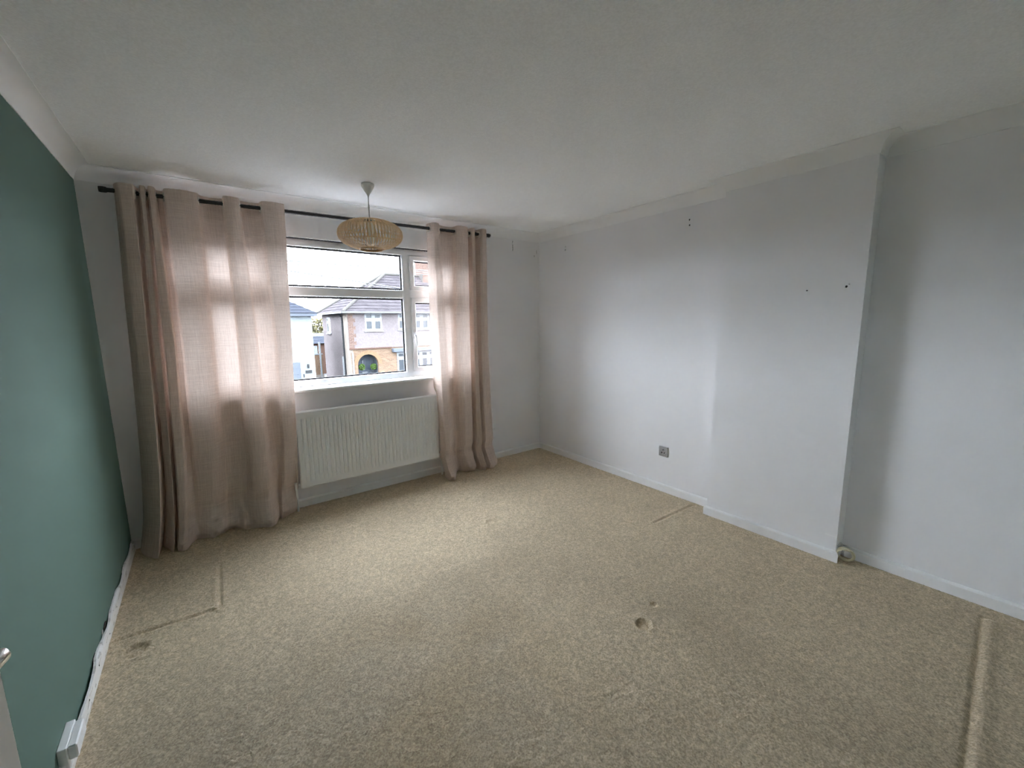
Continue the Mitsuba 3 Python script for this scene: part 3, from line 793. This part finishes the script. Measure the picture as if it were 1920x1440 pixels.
# the pebbledashed house
h = 'house'
tag(h, 'pink-grey pebbledashed semi-detached house with ochre brick ground floor and arched porch, seen through the window', 'house')
HX0, HX1, HY0, HY1, EZ, BZ = 7.57, 18.6, 22.0, 28.2, 2.16, -0.02
from shapely.geometry import Polygon, box as sbox, Point
from shapely import affinity
arch_c, arch_r, arch_spring = 8.64, 0.63, -1.02
arch_hole = Point(arch_c, arch_spring).buffer(arch_r, 24).union(sbox(arch_c - arch_r, GZ - 1, arch_c + arch_r, arch_spring))
lower = sbox(HX0, GZ, HX1, BZ).difference(arch_hole).difference(sbox(10.47, -1.66, 13.2, -0.36))
upper = sbox(HX0, BZ, HX1, EZ).difference(sbox(8.56, 1.05, 9.62, 2.12)).difference(sbox(10.66, 1.07, 12.80, 2.13))
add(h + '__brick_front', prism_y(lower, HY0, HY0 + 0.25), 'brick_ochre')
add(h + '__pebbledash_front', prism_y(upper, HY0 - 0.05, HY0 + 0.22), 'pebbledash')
SY0, SY1 = 26.0, 27.0
add(h + '__side_wall', cat(box(HX0, HX0 + 0.25, HY0 + 0.9, SY0, GZ, EZ), box(HX0, HX0 + 0.25, SY1, HY1, GZ, EZ), box(HX0, HX0 + 0.25, SY0, SY1, GZ, 0.88), box(HX0, HX0 + 0.25, SY0, SY1, 1.93, EZ)), 'pebbledash')
add(h + '__cream_strip', box(HX0 - 0.012, HX0 + 0.2, HY0 + 0.0, HY0 + 0.92, BZ, EZ), 'cream_render')
add(h + '__brick_side', box(HX0 - 0.008, HX0 + 0.2, HY0 + 0.0, HY0 + 0.92, GZ, BZ), 'cream_render')
add(h + '__back_wall', cat(box(HX0, HX1, HY1 - 0.2, HY1, GZ, EZ), box(HX1 - 0.2, HX1, HY0, HY1, GZ, EZ), box(HX0 + 0.25, HX1, HY0 + 0.3, HY1, BZ - 0.1, BZ)), 'pebbledash')
add(h + '__interior', box(HX0 + 0.4, HX1 - 0.3, HY0 + 1.6, HY0 + 1.7, GZ, EZ), 'ext_dark')
# toothed brick quoin
z = BZ
k = 0
while z < EZ - 0.12:
    w_ = 0.42 if k % 2 else 0.29
    add(num(h + '__brick_quoin'), box(HX0 - 0.014 + 0.02, HX0 + w_, HY0 - 0.064, HY0, z + 0.004, min(EZ, z + 0.222)), 'brick_red')
    z += 0.226
    k += 1
# arch voussoirs
for k in range(22):
    a0, a1 = math.pi * k / 22, math.pi * (k + 0.88) / 22
    pl = [(arch_c + r * math.cos(a), arch_spring + r * math.sin(a)) for r, a in ((arch_r, a0), (arch_r + 0.24, a0), (arch_r + 0.24, a1), (arch_r, a1))]
    add(num(h + '__arch_brick'), prism_y(pl, HY0 - 0.02, HY0 + 0.2), 'brick_arch')
# porch recess, door and its side lights
add(h + '__porch', cat(box(arch_c - 0.9, arch_c - arch_r - 0.0, HY0 + 0.2, HY0 + 1.0, GZ, 0), box(arch_c + arch_r, arch_c + 0.9, HY0 + 0.2, HY0 + 1.0, GZ, 0), box(arch_c - 0.9, arch_c + 0.9, HY0 + 0.2, HY0 + 1.0, -0.35, -0.25)), 'ext_grey')
dk = h + '__front_door'
add(dk, box(arch_c - 0.34, arch_c + 0.40, HY0 + 0.92, HY0 + 0.98, GZ, -0.50), 'door_slate')
add(dk + '__surround', cat(box(arch_c - 0.63, arch_c + 0.63, HY0 + 0.98, HY0 + 1.02, GZ, -0.3), box(arch_c - 0.40, arch_c - 0.34, HY0 + 0.90, HY0 + 1.0, GZ, -0.44), box(arch_c + 0.40, arch_c + 0.46, HY0 + 0.90, HY0 + 1.0, GZ, -0.44)), 'ext_grey')
add(dk + '__glazing', box(arch_c - 0.06, arch_c + 0.12, HY0 + 0.905, HY0 + 0.93, -1.45, -0.75), 'ext_grey')
add(dk + '__letter_plate', box(arch_c - 0.14, arch_c + 0.20, HY0 + 0.90, HY0 + 0.92, -1.62, -1.55), 'ext_white')
add(dk + '__number_plate', box(arch_c - 0.10, arch_c - 0.04, HY0 + 0.90, HY0 + 0.92, -1.02, -0.82), 'ext_white')
add(dk + '__knocker', box(arch_c - 0.07, arch_c + 0.01, HY0 + 0.90, HY0 + 0.92, -1.42, -1.34), 'ext_white')
# windows
ext_window(h, 8.56, 9.62, 1.05, 2.12, HY0 - 0.02, 2, (0, 0.62, 1))
ext_window(h, 10.66, 12.80, 1.07, 2.13, HY0 - 0.02, 4, (0, 0.62, 1))
ext_window(h, SY0, SY1, 0.88, 1.93, HX0 + 0.02, 1, (0, 0.70, 1), axis='x')
ext_window(h, 10.47, 13.2, -1.66, -0.36, HY0 - 0.03, 5, (0, 0.70, 1))
add(h + '__bay_canopy', box(10.15, 13.6, HY0 - 0.35, HY0, -0.34, -0.10, 0.03), 'ext_grey')
add(h + '__brick_course', box(HX0 - 0.02, 10.15, HY0 - 0.09, HY0, BZ - 0.04, BZ + 0.03), 'brick_brown')
# roof
ov = 0.32
RZ_, RYm, RXs = 4.80, 25.1, 11.1
fl, fr_, bl, br_ = (HX0 - ov, HY0 - ov, EZ), (HX1 + 3, HY0 - ov, EZ), (HX0 - ov, HY1 + ov, EZ), (HX1 + 3, HY1 + ov, EZ)
rs, re = (RXs, RYm, RZ_), (HX1 + 3, RYm, RZ_)
add(h + '__roof', cat(roof_face(fl, fr_, rs, re, 13), roof_face(bl, fl, rs, rs, 13), roof_face(br_, bl, re, rs, 13)), 'roof_tile')
add(h + '__roof__ridge_tiles', cat(tube([np.array(fl) + [0, 0, .03], np.array(rs) + [0, 0, .05]], 0.10, 8), tube([np.array(bl) + [0, 0, .03], np.array(rs) + [0, 0, .05]], 0.10, 8), tube([np.array(rs) + [0, 0, .03], np.array(re) + [0, 0, .03]], 0.10, 8)), 'ridge_tile', True)
add(h + '__soffit', box(HX0 - ov, HX1 + 3, HY0 - ov, HY1 + ov, EZ - 0.03, EZ - 0.005), 'ext_white')
add(h + '__gutter', cat(box(HX0 - ov - 0.06, HX1 + 3, HY0 - ov - 0.08, HY0 - ov, EZ - 0.07, EZ + 0.04), box(HX0 - ov - 0.08, HX0 - ov, HY0 - ov, HY1 + ov, EZ - 0.07, EZ + 0.04)), 'gutter_grey')
add(h + '__drainpipe', cat(tube([(HX0 - ov, HY0 + 0.95, EZ - 0.05), (HX0 - 0.06, HY0 + 0.95, EZ - 0.3), (HX0 - 0.06, HY0 + 0.95, 0), (HX0 - 0.06, HY0 + 0.95, GZ)], 0.05, 8)), 'ext_dark', True)
add(h + '__drainpipe_001', tube([(HX0 + 0.16, HY0 - 0.06, -0.25), (HX0 + 0.16, HY0 - 0.06, -1.2), (HX0 + 0.16, HY0 - 0.06, GZ)], 0.05, 8), 'ext_white', True)
add(h + '__meter_box', box(HX0 - 0.06, HX0, HY0 + 1.15, HY0 + 1.5, -1.75, -0.55), 'ext_white')
ck = h + '__chimney_stack'
add(ck, box(13.66, 15.2, 24.5, 25.7, 3.4, 6.6), 'brick_red')
add(ck + '__flashing', box(13.62, 13.66, 24.45, 25.75, 4.15, 4.9), 'ridge_tile')
for k in range(3):
    add(num(ck + '__chimney_pot'), lathe([(0.12, 6.6), (0.11, 7.2), (0.14, 7.25)], 12, (13.95 + 0.45 * k, 25.1, 0)), 'brick_arch')


def ball_plant(key, c, r, label):
    v = rng.normal(size=(420, 3))
    v /= np.linalg.norm(v, axis=1, keepdims=True)
    v *= (r * (0.75 + 0.3 * rng.random((420, 1))))
    qs = []
    for p in v:
        a, b = rng.normal(size=3), rng.normal(size=3)
        a, b = a / np.linalg.norm(a) * 0.05, b / np.linalg.norm(b) * 0.025
        q = p + np.array(c)
        qs.append([q - a, q - b, q + a, q + b])
    tag(key, label, 'hanging plant', 'hanging plants in the arched porch')
    add(key + '__foliage', tri_mesh(qs), 'leaf_green')
    add(key + '__hanger', tube([(c[0], c[1], c[2] + r * 0.5), (c[0], c[1], c[2] + 0.5), (c[0], c[1], -0.3 if abs(c[0] - arch_c) < 0.2 else c[2] + 0.55)], 0.008, 5), 'ext_dark')
    add(key + '__basket', lathe([(0, -r * .8), (r * .5, -r * .6), (r * .7, -0.02), (r * .66, -0.02)], 14, c), 'bark')


ball_plant('hanging_plant', (8.33, HY0 + 0.35, -1.18), 0.19, 'green hanging plant on the left side of the arched porch across the street')
ball_plant('hanging_plant_001', (9.06, HY0 + 0.35, -1.20), 0.19, 'green hanging plant on the right side of the arched porch across the street')

# the white rendered house
w = 'house_001'
tag(w, 'white rendered house with slate roof and grey garage door, left in the window view', 'house')
WX = 5.62
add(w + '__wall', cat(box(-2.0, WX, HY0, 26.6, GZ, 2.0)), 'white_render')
add(w + '__fascia', box(-2.2, WX + 0.26, HY0 - 0.26, 26.8, 1.93, 2.12), 'ext_grey')
ap = (2.2, 24.4, 4.05)
e = [(-2.3, HY0 - 0.3, 2.1), (WX + 0.3, HY0 - 0.3, 2.1), (WX + 0.3, 26.9, 2.1), (-2.3, 26.9, 2.1)]
add(w + '__roof', cat(roof_face(e[0], e[1], (1.4, 24.4, 4.05), ap, 12, 0.02), roof_face(e[1], e[2], ap, ap, 12, 0.02), roof_face(e[2], e[3], ap, (1.4, 24.4, 4.05), 12, 0.02)), 'slate')
gd = w + '__garage_door'
add(gd, box(2.4, 4.84, HY0 - 0.03, HY0 + 0.01, GZ, -0.62), 'ext_grey')
for k in range(6):
    add(num(gd + '__door_panel'), box(2.44, 4.80, HY0 - 0.045, HY0 - 0.03, GZ + 0.05 + k * 0.34, GZ + 0.05 + k * 0.34 + 0.31), 'ext_grey')
add(w + '__wall_lamp', lathe([(0, -0.10), (0.05, -0.10), (0.06, 0), (0.05, 0.12), (0, 0.12)], 12, (5.24, HY0 - 0.07, -0.87)), 'ext_dark')
add(w + '__name_sign', box(5.08, 5.42, HY0 - 0.03, HY0, -1.27, -1.10), 'ext_dark')
add(w + '__door_bell', box(4.96, 5.02, HY0 - 0.03, HY0, -1.48, -1.30), 'ext_dark')

# between the two houses
o = 'outbuilding'
tag(o, 'low brick outbuilding with dark roof in the gap between the two houses', 'outbuilding')
add(o + '__wall', box(7.0, 10.5, 34.0, 38.0, GZ, -0.1), 'brick_brown')
add(o + '__roof', roof_face((6.8, 33.8, -0.12), (10.7, 33.8, -0.12), (6.8, 36, 0.45), (10.7, 36, 0.45), 5), 'slate')
add(o + '__bargeboard', box(6.8, 10.7, 35.9, 36.1, 0.42, 0.70), 'ext_white')
add(o + '__doorway', box(8.02, 8.28, 33.94, 34.02, -1.0, -0.3), 'ext_white')
f_ = 'garden_fence'
tag(f_, 'brown boarded garden gate and fence with a pale post between the two houses', 'fence')
for k in range(9):
    x = 6.35 + k * 0.16
    add(num(f_ + '__board'), box(x, x + 0.145, 30.0, 30.04, GZ + 0.4, -0.74), 'fence_wood')
add(f_ + '__rail', box(6.3, 7.8, 29.98, 30.0, -0.80, -0.70), 'ext_white')
add(f_ + '__post', box(7.56, 7.68, 29.95, 30.07, GZ, 0.15), 'ext_white')
add(f_ + '__gravel_board', box(6.3, 7.8, 29.97, 30.05, GZ, GZ + 0.4), 'cream_render')


def tree(key, base, height, spread, label, seed, leafn):
    r = np.random.default_rng(seed)
    branches, tips = [], []

    def grow(p, d, ln, rad, depth):
        q = p + d * ln
        midp = (p + q) / 2 + r.normal(size=3) * ln * 0.06
        branches.append(tube([p, midp, q], [rad, rad * 0.8, rad * 0.62], 5))
        if depth == 0:
            tips.append(q)
            return
        for _ in range(3 if depth > 1 else 4):
            nd = d + r.normal(size=3) * spread
            nd[2] += 0.15
            nd /= np.linalg.norm(nd)
            grow(midp if r.random() < 0.35 else q, nd, ln * (0.62 + 0.2 * r.random()), rad * 0.58, depth - 1)
    grow(np.array(base, float), np.array([0, 0, 1.0]), height * 0.38, height * 0.02, 5)
    tag(key, label, 'tree')
    add(key + '__trunk', branches[0], 'bark', True)
    add(key + '__branches', cat(*branches[1:]), 'bark', kind='stuff')
    tp = np.array(tips)
    qs = []
    for p in tp[r.integers(0, len(tp), leafn)]:
        a, b = r.normal(size=3), r.normal(size=3)
        a, b = a / np.linalg.norm(a) * 0.10, b / np.linalg.norm(b) * 0.05
        q = p + r.normal(size=3) * 0.25
        qs.append([q - a, q - b, q + a, q + b])
    if leafn:
        add(key + '__leaves', tri_mesh(qs), 'twig_leaf', kind='stuff')


tree('tree', (11.3, 51, GZ), 8.0, 0.42, 'bare-branched tree rising between the roofs of the two houses', 5, 900)
tree('tree_001', (13.4, 56, GZ), 8.0, 0.40, 'second bare tree behind the pebbledashed house, its twigs above the gutter', 12, 500)
# a scrubby hedge behind the outbuilding
r = np.random.default_rng(3)
qs = []
for _ in range(5200):
    q = np.array([r.uniform(7.5, 13), r.uniform(40.5, 41.6), GZ + r.uniform(0.3, 4.7)])
    a, b = r.normal(size=3), r.normal(size=3)
    a, b = a / np.linalg.norm(a) * 0.16, b / np.linalg.norm(b) * 0.09
    qs.append([q - a, q - b, q + a, q + b])
add('hedge', tri_mesh(qs), 'twig_leaf', label='tall olive-brown hedge at the end of the gap between the houses', cat='hedge', kind='stuff')

# overhead wires, all fanning from a pole down the street on the left
WIRES = [((3.445, 3.81), (7.524, 3.80), 0.020), ((3.443, 3.772), (6.085, 3.748), 0.016), ((3.436, 3.692), (7.289, 3.65), 0.016), ((3.416, 3.450), (5.812, 3.185), 0.023), ((3.403, 3.30), (6.04, 3.065), 0.016),
         ((3.392, 3.169), (5.399, 2.972), 0.016), ((3.383, 3.051), (4.538, 2.972), 0.016)]
WL = ['topmost overhead wire, running almost level across the sky above the roofs', 'overhead wire close below the topmost one, joining it from the left', 'third overhead wire from the top in the upper window pane',
      'thick sagging overhead cable crossing the middle of the upper window pane', 'overhead wire just below the thick sagging cable', 'second lowest overhead wire in the upper window pane',
      'lowest overhead wire in the upper window pane, just above the transom']
for k, (a, b, rad) in enumerate(WIRES):
    a, b = np.array([a[0], 14, a[1]]), np.array([b[0], 14, b[1]])
    d = (b - a) / (b[0] - a[0])
    p0, p1 = a + d * (-3.0 - a[0]), a + d * (13.5 - a[0])
    add(num('overhead_wire'), tube([p0, (p0 + p1) / 2, p1], rad, 6), 'cable_black', True, WL[k], 'cable', 'overhead wires in the sky')
tag('utility_pole', 'brown wooden pole down the street on the left that carries the overhead wires', 'pole')
add('utility_pole__post', tube([(-3.05, 14, GZ - 0.2), (-3.05, 14, 1.0), (-3.05, 14, 4.7)], [0.13, 0.12, 0.10], 12), 'bark', True)
add('utility_pole__crossarm', box(-3.1, -2.95, 13.5, 14.5, 4.3, 4.42), 'bark')
